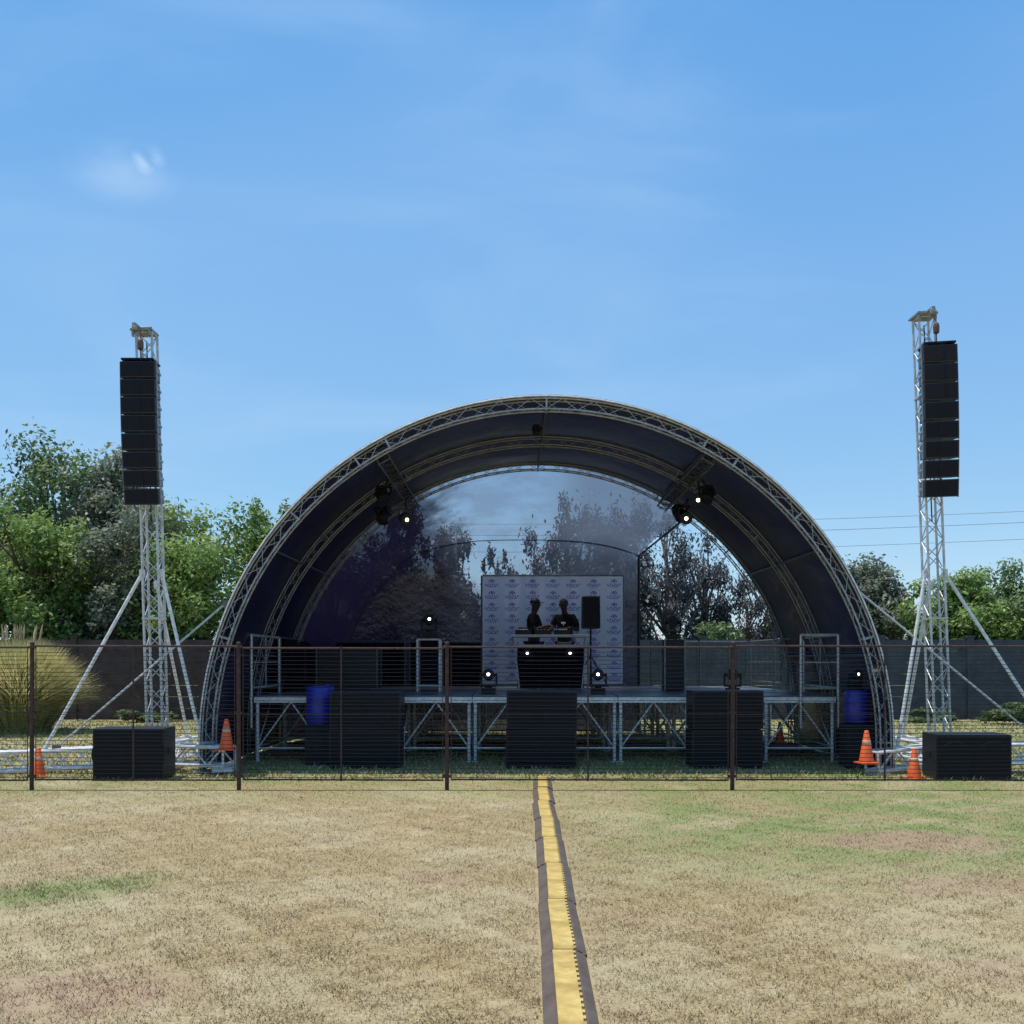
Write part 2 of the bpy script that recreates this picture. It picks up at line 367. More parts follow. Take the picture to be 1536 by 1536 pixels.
def line_array(x,y,ztop,lean,n=8,pit=.25,yaw=0,label='',w=.53):
    r=root('line_array',(x,y,ztop),label,'speaker array','hanging black line array speakers',rot=(0,lean,yaw))
    b=MB(); b.box((0,0,.03),(w-.04,.38,.022)); b.box((-.18,0,.005),(.025,.36,.06)); b.box((.18,0,.005),(.025,.36,.06)); b.obj('flying_frame',BLKP,r)
    b=MB(); b.lathe([(.02,.20),(.042,.22),(.045,.30),(.036,.34),(.02,.36)],12); b.tube((0,0,.05),(0,0,.22),.009,6); b.tube((0,0,.34),(0,0,.50),.008,5)
    b.obj('chain_hoist',HOI,r)
    z=0;yy=0;ang=math.radians(-3.5); proto=None
    for k in range(n):
        ang+=math.radians(1.0 if k<4 else 1.7)
        cz=z-math.cos(ang)*pit/2; cy=yy+math.sin(ang)*pit/2
        if proto is None:
            cb=MB(); h=pit-.018
            cb.add([(-w/2,-.18,-h/2),(w/2,-.18,-h/2),(w/2*.9,.18,-h/2*.86),(-w/2*.9,.18,-h/2*.86),(-w/2,-.18,h/2),(w/2,-.18,h/2),(w/2*.9,.18,h/2*.86),(-w/2*.9,.18,h/2*.86)],[(3,2,1,0),(4,5,6,7),(0,1,5,4),(1,2,6,5),(2,3,7,6),(3,0,4,7)])
            cab=cb.obj('speaker_cabinet',mat('array_cabinet_paint',(.022,.022,.026),.4,0,.3,12,spec=.5),r,bevel=.010)
            gb=MB(); gb.box((0,-.1835,0),(w-.04,.012,h-.034)); gb.box((0,-.191,0),(.08,.006,h-.05)); 
            gb.obj('grille',GRL,cab)
            for sx in (-1,1):
                hb=MB(); hb.box((sx*(w/2+.005),-.02,0),(.012,.24,.03)); hb.box((sx*(w/2+.005),-.12,0),(.014,.03,h*1.04)); hb.tube((sx*(w/2+.014),-.12,h*.35),(sx*(w/2-.01),-.12,h*.35),.011,8)
                hb.obj('rigging_bracket',ALUA,cab)
            proto=cab; c=cab
        else: c=clone(proto,parent=r)
        c.location=(0,cy,cz); c.rotation_euler=(ang,0,0)
        z-=math.cos(ang)*pit; yy+=math.sin(ang)*pit
    return r
line_array(-5.20,14.35,5.74,-math.radians(1.3),pit=.247,label='black line array hanging from the shorter truss tower',yaw=.08,w=.48)
line_array(5.95,14.35,5.97,-math.radians(1.0),pit=.262,yaw=-.14,label='black curved line array hanging from the taller truss tower',w=.46)

# subwoofers
def subwoofer(w,h,d):
    r=root('subwoofer',(0,0,0),'','subwoofer')
    b=MB(); b.box((0,0,h/2+.01),(w,d,h)); 
    for sx in (-1,1):
        for sy in (-1,1): b.box((sx*(w/2-.08),sy*(d/2-.08),.006),(.07,.07,.012))
    b.obj('cabinet',BLK,r,bevel=.015)
    b=MB(); b.box((0,-d/2-.006,h/2+.01),(w-.05,.014,h-.05)); b.box((0,-d/2-.014,h/2+.01),(.025,.008,h-.05)); 
    for sx in (-1,1): b.lathe([(h*.36,0),(h*.34,.006)],24,(sx*w*.25,-d/2-.012,h/2+.01),Matrix.Rotation(math.pi/2,3,'X'))
    b.obj('grille',GRL,r)
    for sx in (-1,1):
        b=MB(); b.box((sx*(w/2+.004),0,h*.55),(.012,.16,.08)); b.obj('handle',BLKP,r)
    return r
s=subwoofer(.93,.68,.55); s.location=(-5.10,13.85,0); s.rotation_euler=(0,0,.04); tag(s,'black double subwoofer on grass below the truss tower','subwoofer','black subwoofer boxes')
s=subwoofer(.98,.60,.55); s.location=(6.14,13.85,0); s.rotation_euler=(0,0,-.06); tag(s,'low wide black subwoofer on grass beside orange cones','subwoofer','black subwoofer boxes')
s0=subwoofer(1.04,.56,.6); tag(s0,'black subwoofer stacked before the stage deck','subwoofer','black subwoofer boxes')
first=True
for x,yy in ((-2.17,15.35),(0.43,15.35),(3.17,15.35)):
    for k in (0,1):
        if first: s0.location=(x,yy,0); first=False
        else: clone(s0,(x+.01*k,yy,k*.575))

# cones
def cone(loc,label,h=.5,rot=0):
    r=root('traffic_cone',loc,label,'traffic cone','orange traffic cones',rot=(0,0,rot)); k=h/.5
    b=MB(); b.box((0,0,.015*k),(.28*k,.28*k,.03*k)); b.obj('base',ORG,r,bevel=.008)
    b=MB(); b.lathe([(.115*k,.03*k),(.11*k,.05*k),(.032*k,.49*k),(.024*k,.5*k)],20); b.obj('body',ORG,r,smooth=True)
    b=MB(); f=lambda z:(.11-(.078)*(z-.05)/.44)*k+.002
    b.lathe([(f(.29),.29*k),(f(.35),.35*k)],20); b.obj('reflective_band',BAND,r,smooth=True)
cone((-3.97,14.24,.35),'orange traffic cone with faded band standing on truss base',.43)
cone((-6.47,14.0,0),'orange traffic cone with faded band on grass by truss base',.40,.4)
cone((4.93,14.24,.16),'orange traffic cone with faded band standing on truss foot',.46,.2)
cone((5.42,13.8,0),'orange traffic cone with faded band beside black subwoofer',.41,.5)
cone((4.5,17.2,.2),'small orange traffic cone in the shade under stage',.36)
b=MB(); b.box((4.5,17.2,.1),(.5,.4,.19)); b.box((4.5,17.2,.197),(.54,.44,.006)); o=b.obj('wooden_crate',mat('grey_timber',(.08,.06,.045),.9,0,.3,8,.3)); tag(o,'small timber block under the stage deck','crate')

# guy poles
def guy(p,q,label):
    p=Vector(p);q=Vector(q); r=root('brace_pole',q,label,'brace pole','brace poles between arch and towers')
    b=MB(); b.tube(p-q,(0,0,0),.015,8); b.obj('pole',ALU,r)
    b=MB(); b.box(p-q,(.08,.08,.08)); b.obj('clamp',ALUD,r); b=MB(); b.box((0,0,0),(.09,.09,.07)); b.obj('clamp',ALUD,r)
guy((-4.12,14.75,2.42),(-6.45,14.5,.36),'thin silver pole bracing arch to truss tower base')
guy((4.95,14.75,2.62),(7.6,14.5,.36),'thin grey pole bracing arch to taller tower base')

# ---------------------------------------------------------------- stage canopy
CX,CY,CZ=0.49,14.5,0.43; RO,RI=4.88,4.73
can=root('stage_canopy',(CX,CY,0),'large arched aluminium truss stage roof with dark purple lining','stage canopy')
def arcp(R,t,y): return Vector((R*math.cos(t),y,CZ+R*math.sin(t)))
def arch(y0,ri=RI,m=ALUA,rc=.014,rd=.0055,name='arch_truss',dp=.17):
    ro=RO;b=MB(); n=68
    for R in (ro,ri):
        for yy in (y0,y0+dp):
            pts=[(R,yy,0)]+[arcp(R,math.pi*k/n,yy) for k in range(n+1)]+[(-R,yy,0)]
            b.path(pts,rc,8)
    for k in range(n):
        a=math.pi*k/n; c=math.pi*(k+1)/n; A,Bb=(ro,ri) if k%2 else (ri,ro)
        b.tube(arcp(A,a,y0),arcp(Bb,c,y0),rd,5,cap=False)
        b.tube(arcp(Bb,a,y0+dp),arcp(A,c,y0+dp),rd,5,cap=False)
        b.tube(arcp(ri,a,y0 if k%2 else y0+dp),arcp(ri,c,y0+dp if k%2 else y0),rd,5,cap=False)
    for a in (0,18,42,56,62,90,118,124,138,162,180):
        t=math.radians(a)
        for yy in (y0,y0+dp): b.tube(arcp(ri-.02,t,yy),arcp(ro+.01,t,yy),rd*2.6,6)
        b.tube(arcp(ri,t,y0),arcp(ri,t,y0+dp),rd*2.2,6)
    for s in (-1,1):
        b.box((s*(ro+ri)/2,y0+.1,.012),(.45,.4,.02))
        b.tube((s*ro,y0,.2),(s*ri,y0,.05),rd,5); b.tube((s*ri,y0,.35),(s*ro,y0,.2),rd,5)
    return b.obj(name,m,can)
Ys=[0,2.5,4.8]
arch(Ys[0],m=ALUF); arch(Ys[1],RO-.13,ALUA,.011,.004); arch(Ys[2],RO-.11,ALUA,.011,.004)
for a,tr in ((15,0),(35,0),(60,1),(90,0),(120,1),(145,0),(165,0)):
    t=math.radians(a)
    for k in range(2):
        b=MB()
        if tr: truss_seg(b,arcp(4.74,t,Ys[k]+.23),arcp(4.74,t,Ys[k+1]-.03),.18,up=(math.cos(t),0,math.sin(t)),rc=.016,rd=.007)
        else: b.tube(arcp(4.80,t,Ys[k]+.23),arcp(4.80,t,Ys[k+1]-.03),.018,8)
        b.obj('purlin',ALUD,can)
def cover(off,m,name,ya=-.06,yb=Ys[2]+.28,scall=.07):
    b=MB(); nu,nv=72,24; vs=[]
    for j in range(nv+1):
        y=ya+(yb-ya)*j/nv; s=0
        for k in range(2):
            if Ys[k]+.24<y<Ys[k+1]: s=math.sin(math.pi*(y-Ys[k]-.24)/(Ys[k+1]-Ys[k]-.24))
        row=[]
        for i in range(nu+1):
            t=math.pi*i/nu; R=RO+.026+off-s*scall*(.6+.4*math.sin(t)+.15*math.sin(9*t))
            row.append(arcp(R,t,y))
        row=[Vector((row[0].x,y,.03))]+row+[Vector((row[-1].x,y,.03))]
        vs+=row
    w=nu+3
    b.add(vs,[(j*w+i,j*w+i+1,(j+1)*w+i+1,(j+1)*w+i) for j in range(nv) for i in range(w-1)])
    return b.obj(name,m,can,smooth=True)
cover(.02,COVO,'roof_cover',ya=-.02); cover(.0,LIN,'roof_lining',ya=-.02)
b=MB(); b.path([(RO+.030,-.02,0)]+[arcp(RO+.030,math.pi*k/60,-.02) for k in range(61)]+[(-RO-.030,-.02,0)],.012,6); b.obj('edge_piping',ALUB,can,smooth=True)
# rear scrim
BY=8.1
def Bx(x):
    u=min(1,abs((x-(.3-CX))/4.1)); return 4.25*(1-u**3)**(1/3)
te=math.radians(53.6); nA=60; vs=[];rows=6
A=[arcp(RO+.02,math.pi+(te-math.pi)*k/nA,Ys[2]+.2) for k in range(nA+1)]
A=[Vector((-RO-.02,Ys[2]+.2,.03))]+A
bx=np.linspace(-3.8-CX+.002,2.8-CX,600); bz=np.array([Bx(x) for x in bx]); bz[0]=.03
sl=np.concatenate([[0],np.cumsum(np.hypot(np.diff(bx),np.diff(bz)))]); 
Bc=[Vector((float(np.interp(q,sl,bx)),BY,float(np.interp(q,sl,bz)))) for q in np.linspace(0,sl[-1],nA+2)]
w=nA+2; vs=[]
for j in range(rows+1):
    f=j/rows
    for k in range(w):
        p=A[k].lerp(Bc[k],f); p.z+=.10*math.sin(math.pi*f)*(k/nA); vs.append(p)
for k in range(w): vs.append((Bc[k].x,BY+.10,max(.03,Bc[k].z-.35)))
for k in range(w): vs.append((Bc[k].x,BY+.12+.04*math.sin(Bc[k].x*5),.02))
rows+=2
b=MB(); b.add(vs,[(j*w+i,j*w+i+1,(j+1)*w+i+1,(j+1)*w+i) for j in range(rows) for i in range(w-1)])
b.obj('rear_scrim',SCR,can,smooth=True)
b=MB(); b.path(Bc[int(w*.42):],.010,6); b.tube(Bc[-1],(Bc[-1].x,BY,0),.03,8); b.tube(A[-1],Bc[-1],.02,6); b.obj('rear_hoop',BLKP,can)

# ---------------------------------------------------------------- stage decks
DZ=1.04; DW=1.139; DD=2.0; DX0=-4.04; DY0=16.0
def stage_deck():
    r=root('stage_deck',(0,0,0),'silver framed stage platform section with dark board on braced legs','stage deck','stage platform sections')
    w,d=DW-.012,DD-.012
    b=MB(); b.box((DW/2,DD/2,DZ-.0105),(w-.02,d-.02,.021)); b.obj('board',PLY,r)
    b=MB()
    for y in (.03,DD-.03): b.box((DW/2,y,DZ-.065),(w,.045,.085))
    for x in (.03,DW-.03): b.box((x,DD/2,DZ-.065),(.045,d-.1,.084))
    b.obj('frame',ALUB,r)
    for x in (.05,DW-.05):
        for y in (.06,DD-.06):
            b=MB(); b.tube((x,y,0),(x,y,DZ-.108),.026,8); b.box((x,y,.008),(.1,.1,.014)); b.obj('leg',ALUB,r)
    b=MB()
    for y in (.06,DD-.06):
        b.tube((.05,y,.22),(DW-.05,y,.22),.015,6); b.tube((.05,y+.03,.22),(DW/2,y+.03,DZ-.1),.014,6); b.tube((DW-.05,y+.03,.22),(DW/2,y+.03,DZ-.1),.014,6)
    for x in (.05,DW-.05):
        b.tube((x,.06,.24),(x,DD-.06,.24),.013,6); b.tube((x,.06,.24),(x,DD/2,DZ-.1),.012,6)
    b.obj('bracing',ALUB,r); return r
d0=stage_deck(); 
for i in range(8):
    for j in range(3):
        L_=(DX0+i*DW,DY0+j*DD,0)
        if i==0 and j==0: d0.location=L_
        else: clone(d0,L_)
def guard(p,ang,L0,h=.95,bars=3,cloth=False,label='silver tubular guard rail at stage platform edge',m=ALU):
    r=root('guard_rail',p,label,'guard rail','stage guard rails',rot=(0,0,ang))
    b=MB()
    for x in (0,L0): b.tube((x,0,-.5 if x==0 else -.05),(x,0,h),.022,8)
    b.tube((0,0,h),(L0,0,h),.022,8); b.tube((0,0,.12),(L0,0,.12),.018,8); b.obj('frame',m,r)
    b=MB()
    for k in range(1,bars+1): b.tube((L0*k/(bars+1),0,.12),(L0*k/(bars+1),0,h),.010,6)
    b.tube((0,0,h*.55),(L0,0,h*.55),.010,6)
    b.obj('bar',m,r)
    if cloth:
        b=MB(); vs=[]
        for k in range(31):
            x=.03+(L0-.06)*k/30; yy=-.05+.012*math.sin(k*1.9); vs+=[(x,yy,.0),(x,yy,h-.03)]
        b.add(vs,[(2*k,2*k+2,2*k+3,2*k+1) for k in range(30)]); b.obj('cloth',CLOTHB,r)
xl=DX0-.045; xr=DX0+8*DW+.045
guard((xl,16.05,DZ),math.pi/2,1.9,bars=1); guard((xl,18.05,DZ),math.pi/2,1.9,cloth=True,m=ALUD); guard((xl,20.05,DZ),math.pi/2,1.9,cloth=True,m=ALUD)
guard((xr,16.05,DZ),math.pi/2,1.9,bars=1,label='silver guard rail frame beside the open stage side'); guard((xr,18.05,DZ),math.pi/2,1.9,m=ALUD); guard((xr,20.05,DZ),math.pi/2,1.9,m=ALUD)
guard((xr-.62,15.94,DZ),0,.58,bars=0)
guard((3.0,22.06,DZ),0,1.0,bars=5,m=ALUD); guard((4.05,22.06,DZ),0,1.0,bars=5,m=ALUD)
guard((-3.9,22.0,DZ),0,1.6,cloth=True,m=ALUD); guard((-2.2,22.0,DZ),0,1.6,cloth=True,m=ALUD)

# ---------------------------------------------------------------- banner
bw,bh=3.0,2.35
bn=root('backdrop_banner',(0.87,21.9,DZ),'pale lilac step-and-repeat backdrop printed with small blue logos','banner')
b=MB(); vs=[]
for k in range(41):
    x=-bw/2+bw*k/40; y=.012*math.sin(k*.7)+.008*math.sin(k*1.9); vs+=[(x,y,.05),(x,y,bh)]
b.add(vs,[(2*k,2*k+2,2*k+3,2*k+1) for k in range(40)]); 
BN,N2,L2,B2=nt('pale_banner_cloth'); B2.inputs['Base Color'].default_value=(.84,.84,.90,1); B2.inputs['Roughness'].default_value=.8
nn=N2.new('ShaderNodeTexNoise'); nn.inputs['Scale'].default_value=1.5; bb=N2.new('ShaderNodeBump'); bb.inputs['Strength'].default_value=.3; L2.new(nn.outputs['Fac'],bb.inputs['Height']); L2.new(bb.outputs[0],B2.inputs['Normal'])
t2=N2.new('ShaderNodeBsdfTranslucent'); t2.inputs['Color'].default_value=(.84,.85,.93,1); x2=N2.new('ShaderNodeMixShader'); x2.inputs[0].default_value=.45
L2.new(B2.outputs[0],x2.inputs[1]); L2.new(t2.outputs[0],x2.inputs[2]); L2.new(x2.outputs[0],N2['Material Output'].inputs['Surface'])
b.obj('cloth',BN,bn,smooth=True)
b=MB(); 
for k in range(7):
    for j in range(9):
        x=-bw/2+.2+k*.435; z=bh-.15-j*.25
        mi=1 if (k+j)%2 else 0
        yb=-.034
        for q in range(5):
            t=math.pi*(q+.5)/5; b.box((x+.055*math.cos(t),yb,z+.02+.05*math.sin(t)),(.03,.003,.024),rot=(0,-t+math.pi/2,0),mi=1)
        b.box((x,yb,z+.03),(.035,.003,.045),mi=2)
        for q in range(6):
            xx=x-.125+q*.050; b.box((xx-.012,yb,z-.035),(.013,.003,.046),mi=mi); b.box((xx+.006,yb-.002,z-.035+(.016 if q%2 else -.016)),(.026,.003,.014),mi=mi)
        b.box((x,yb,z-.078),(.20,.003,.012),mi=1)
b.obj('logo_print',[mat('logo_navy',(.06,.08,.42),.8),mat('logo_purple',(.15,.16,.55),.8),mat('logo_red',(.45,.12,.22),.8)],bn)
b=MB()
for s_ in (-1,1): b.tube((s_*(bw/2+.02),.05,0),(s_*(bw/2+.02),.05,bh+.02),.02,8); b.box((s_*(bw/2+.02),.05,.01),(.1,.5,.02))
b.tube((-bw/2,.05,bh+.02),(bw/2,.05,bh+.02),.02,8); b.obj('frame',ALUD,bn)

# ---------------------------------------------------------------- DJ booth
bo=root('dj_booth',(.74,19.9,DZ),'silver topped dj table draped in black cloth on the stage','dj booth')
TOPM=mat('pale_table_metal',(.42,.42,.43),.5,0,.1,6)
b=MB(); b.box((0,0,1.022),(1.5,.62,.045)); b.obj('table_top',TOPM,bo,bevel=.006)
b=MB(); b.box((0,-.12,.84),(1.26,.5,.028)); b.obj('shelf',TOPM,bo)
b=MB(); b.box((0,-.42,.54),(1.0,.22,.025)); b.obj('front_shelf',BLKP,bo)
b=MB(); vs=[]
for k in range(49):
    x=-.64+1.28*k/48; y=-.27+.014*math.sin(k*1.5); vs+=[(x,y,.01),(x,y,.815)]
b.add(vs,[(2*k,2*k+2,2*k+3,2*k+1) for k in range(48)]); 
b.box((-.63,0,.41),(.012,.5,.80)); b.box((.63,0,.41),(.012,.5,.80)); b.obj('drape',CLOTHB,bo,smooth=False)
for sx in (-1,1):
    b=MB(); b.tube((sx*.70,-.26,.995),(sx*.60,-.26,0),.018,8); b.tube((sx*.70,.26,.995),(sx*.60,.26,0),.018,8); b.obj('leg',ALU,bo)
def media(x,kind,label):
    r=root(kind,(x,19.92,DZ+1.046),label,'dj player' if kind=='dj_player' else 'mixer')
    b=MB(); b.box((0,0,.05),(.32,.38,.09)); b.obj('body',BLKP,r,bevel=.008)
    if kind=='dj_player':
        b=MB(); b.lathe([(.10,.096),(.10,.108),(.085,.112)],24,(0,-.04,0)); b.obj('jog_wheel',ALU,r)
        b=MB(); b.box((0,.16,.12),(.2,.02,.07),rot=(-.5,0,0)); b.obj('screen',LENS,r)
    else:
        for i in range(4):
            b=MB(); b.tube((-.1+i*.066,.06,.096),(-.1+i*.066,.06,.115),.012,8); b.obj('knob',ALU,r)
            b=MB(); b.box((-.1+i*.066,-.11,.10),(.02,.03,.012)); b.obj('fader',WHT,r)
media(.22,'dj_player','black media player on the dj table'); media(.60,'dj_mixer','black dj mixer between two players'); media(.98,'dj_player','black media player on the dj table')
ps=root('tripod_speaker',(1.56,20.3,DZ),'black loudspeaker on a tripod stand beside the dj table','loudspeaker')
b=MB(); b.box((0,0,1.50),(.36,.34,.64),tx=.98,ty=.8); b.obj('cabinet',BLK,ps,bevel=.02)
b=MB(); b.box((0,-.165,1.50),(.31,.015,.58),rot=(-.06,0,0)); b.obj('grille',GRL,ps)
b=MB(); b.tube((0,0,.15),(0,0,1.2),.018,8)
for k in range(3):
    t=k*2.094+.5; b.tube((0,0,.65),(.42*math.cos(t),.42*math.sin(t),.02),.013,6); b.tube((0,0,.3),(.26*math.cos(t),.26*math.sin(t),.25),.009,6)
b.obj('tripod',BLKP,ps)

# ---------------------------------------------------------------- lights
def moving_head():
    r=root('moving_head_light',(0,0,0),'black moving head stage light','stage light','black stage lights')
    b=MB(); b.box((0,0,.06),(.28,.24,.11)); b.box((0,-.121,.06),(.16,.006,.05)); b.obj('base',BLKP,r,bevel=.012)
    b=MB(); b.tube((0,0,.11),(0,0,.14),.07,14); b.box((0,0,.155),(.32,.09,.04))
    for s in (-1,1): b.box((s*.155,0,.27),(.035,.10,.26),tx=1,ty=.6)
    b.obj('yoke',BLKP,r,bevel=.01)
    R=Matrix.Rotation(math.radians(90-8),3,'X')
    b=MB(); b.lathe([(.05,-.15),(.09,-.12),(.105,-.02),(.10,.06),(.112,.09),(.112,.15),(.10,.16)],18,(0,0,.36),R); b.tube((-.15,0,.36),(.15,0,.36),.03,8); b.obj('head',BLKP,r,smooth=False)
    b=MB(); b.lathe([(.030,.162),(.020,.172)],16,(0,0,.36),R); b.obj('lens',LEDm,r)
    return r
mh=moving_head(); mh.location=(-.39,17.0,DZ); mh.scale=(.85,.85,.85); mh['label']='lit black moving head light on the stage deck edge'
clone(mh,(1.43,17.0,DZ),(0,0,-.1)); clone(mh,(3.66,17.0,DZ),(0,0,-.2))
clone(mh,(-1.50,18.55,2.012),(0,0,.1),label='lit black moving head light on a silver frame stand')
m5=clone(mh,(2.93,18.6,1.975),(0,0,-.25),label='unlit black moving head light on a tall black case')
for ch in m5.children:
    if ch.name.startswith('lens'): ch.data=ch.data.copy(); ch.data.materials[0]=LENS
def par(loc,rot,label,lit=True,hang=False,s=1.0):
    r=root('par_light',loc,label,'stage light','black stage lights',rot=rot); r.scale=(s,s,s)
    R=Matrix.Rotation(math.radians(90),3,'X')
    b=MB(); b.lathe([(.04,-.14),(.085,-.12),(.10,-.02),(.10,.12),(.088,.125)],18,(0,0,0),R); b.obj('can',BLKP,r)
    b=MB(); b.lathe([(.030,.122),(.022,.134)] if lit else [(.06,.122),(.05,.130)],18,(0,0,0),R); b.obj('lens',LEDm if lit else LENS,r)
    b=MB(); z=1 if hang else -1
    for sx in (-1,1): b.box((sx*.112,0,z*.07),(.012,.04,.18)); b.tube((sx*.10,0,0),(sx*.13,0,0),.014,8)
    b.box((0,0,z*.155),(.236,.045,.012)); 
    if hang: b.tube((0,0,.16),(0,0,.30),.018,8)
    b.obj('bracket',BLKP,r); return r
par((.29,19.48,DZ+.54+.15),(0,0,.0),'lit small black par light on the booth shelf',s=.85); par((1.10,19.48,DZ+.54+.15),(0,0,0),'lit small black par light on the booth shelf',s=.85)
def hang(x,y,z,lit,rot,s=1.3):
    return par((x,y,z),rot,'lit black spotlight hanging from canopy truss' if lit else 'unlit black spotlight hanging from canopy truss',lit,True,s)
hang(-1.98,15.6,4.12,False,(.9,0,.5),1.0); hang(-1.70,16.4,3.86,True,(.25,0,.25),1.0); hang(-1.99,16.0,3.86,False,(.9,.0,-.4),1.0)
hang(2.98,15.6,4.12,False,(.9,0,-.5),1.0); hang(2.93,16.1,4.12,True,(.2,0,-.2),1.0); hang(2.80,16.5,3.90,True,(.3,0,-.1),1.0); hang(2.72,16.7,4.0,False,(.9,0,.5),1.0)
hang(.36,15.3,5.04,False,(1.3,0,.3),.55)

r=root('light_stand',(-1.50,18.55,DZ),'silver tubular frame stand carrying a stage light','stand')
b=MB()
for sx in (-1,1):
    for sy in (-1,1): b.tube((sx*.2,sy*.18,0),(sx*.2,sy*.18,.93),.02,8)
for sy in (-1,1): b.tube((-.2,sy*.18,.1),(.2,sy*.18,.1),.015,6); b.tube((-.2,sy*.18,.93),(.2,sy*.18,.93),.02,6)
b.obj('frame',ALUB,r); b=MB(); b.box((0,0,.958),(.46,.42,.025)); b.obj('plate',BLKP,r)
b=MB(); b.box((0,0,.52),(.3,.25,.8)); b.box((0,0,.1),(.34,.28,.03)); b.obj('cloth',CLOTHB,r)
r=root('tall_case',(2.93,18.6,DZ),'upright black case with silver edges carrying a stage light','flight case')
b=MB(); b.box((0,0,.47),(.36,.36,.92)); b.obj('body',BLK,r,bevel=.008)
b=MB()
for sx in (-1,1):
    for sy in (-1,1): b.box((sx*.18,sy*.18,.47),(.02,.02,.935))
b.obj('edge_trim',ALUA,r)
def drum(x,y,z,label,s=1):
    r=root('plastic_drum',(x,y,z),label,'drum','blue plastic drums'); r.scale=(s,s,s*.9)
    b=MB(); b.lathe([(.26,0),(.285,.03),(.285,.26),(.295,.28),(.285,.30),(.285,.58),(.295,.60),(.285,.62),(.285,.83),(.25,.87)],28); b.obj('body',BLUE,r,smooth=True)
    b=MB(); b.lathe([(.27,.868),(.27,.885)],28); b.tube((.14,0,.885),(.14,0,.91),.035,10); b.obj('lid',BLUE,r)
drum(-2.92,15.60,.62,'upright blue plastic drum on a dark ballast block',.74); drum(5.13,15.25,.66,'small upright blue plastic drum beside arch foot',.62)
BAL=mat('dark_ballast',(.016,.016,.018),.9,0,.3,10,.4)
for x,y,h in ((-2.92,15.60,.61),(5.13,15.25,.65)):
    b=MB(); b.box((x,y,h/2+.007),(.40,.40,h-.014)); b.box((x,y,.008),(.34,.34,.014)); o=b.obj('ballast_block',BAL,bevel=.02); tag(o,'dark ballast block under blue drum','ballast block')
clone(mh,(5.11,15.25,1.155),(0,0,.2),label='black moving head light standing on a blue drum').scale=(.62,.62,.62)
r=root('road_case',(-3.0,18.9,DZ),'black road case on stage beside guard rail','flight case')
b=MB(); b.box((0,0,.4),(1.1,.6,.7)); b.obj('body',BLK,r,bevel=.01)
b=MB(); 
for sx in (-1,1):
    for sy in (-1,1): b.box((sx*.55,sy*.3,.4),(.025,.025,.71)); b.tube((sx*.45,sy*.22,.03),(sx*.45,sy*.22,.05),.05,10)
b.obj('edge_trim',ALUD,r)

# ---------------------------------------------------------------- people
def skin(name,pts,edges,rootkey,m,parent,sub=2):
    ks=list(pts); me=bpy.data.meshes.new(name); me.from_pydata([pts[k][0] for k in ks],[(ks.index(a),ks.index(b)) for a,b in edges],[])
    o=bpy.data.objects.new(name,me); col.objects.link(o)
    md=o.modifiers.new('s','SKIN'); md.use_smooth_shade=True
    for i,k in enumerate(ks):
        r=pts[k][1]; r=(r,r) if not isinstance(r,tuple) else r
        me.skin_vertices[0].data[i].radius=r; me.skin_vertices[0].data[i].use_root=(k==rootkey)
    s=o.modifiers.new('u','SUBSURF'); s.levels=sub; s.render_levels=sub
    bpy.context.view_layer.update()
    dg=bpy.context.evaluated_depsgraph_get(); nm=bpy.data.meshes.new_from_object(o.evaluated_get(dg)); 
    bpy.data.objects.remove(o); n=bpy.data.objects.new(name,nm); col.objects.link(n); nm.materials.clear(); nm.materials.append(m); n.parent=parent
    return n
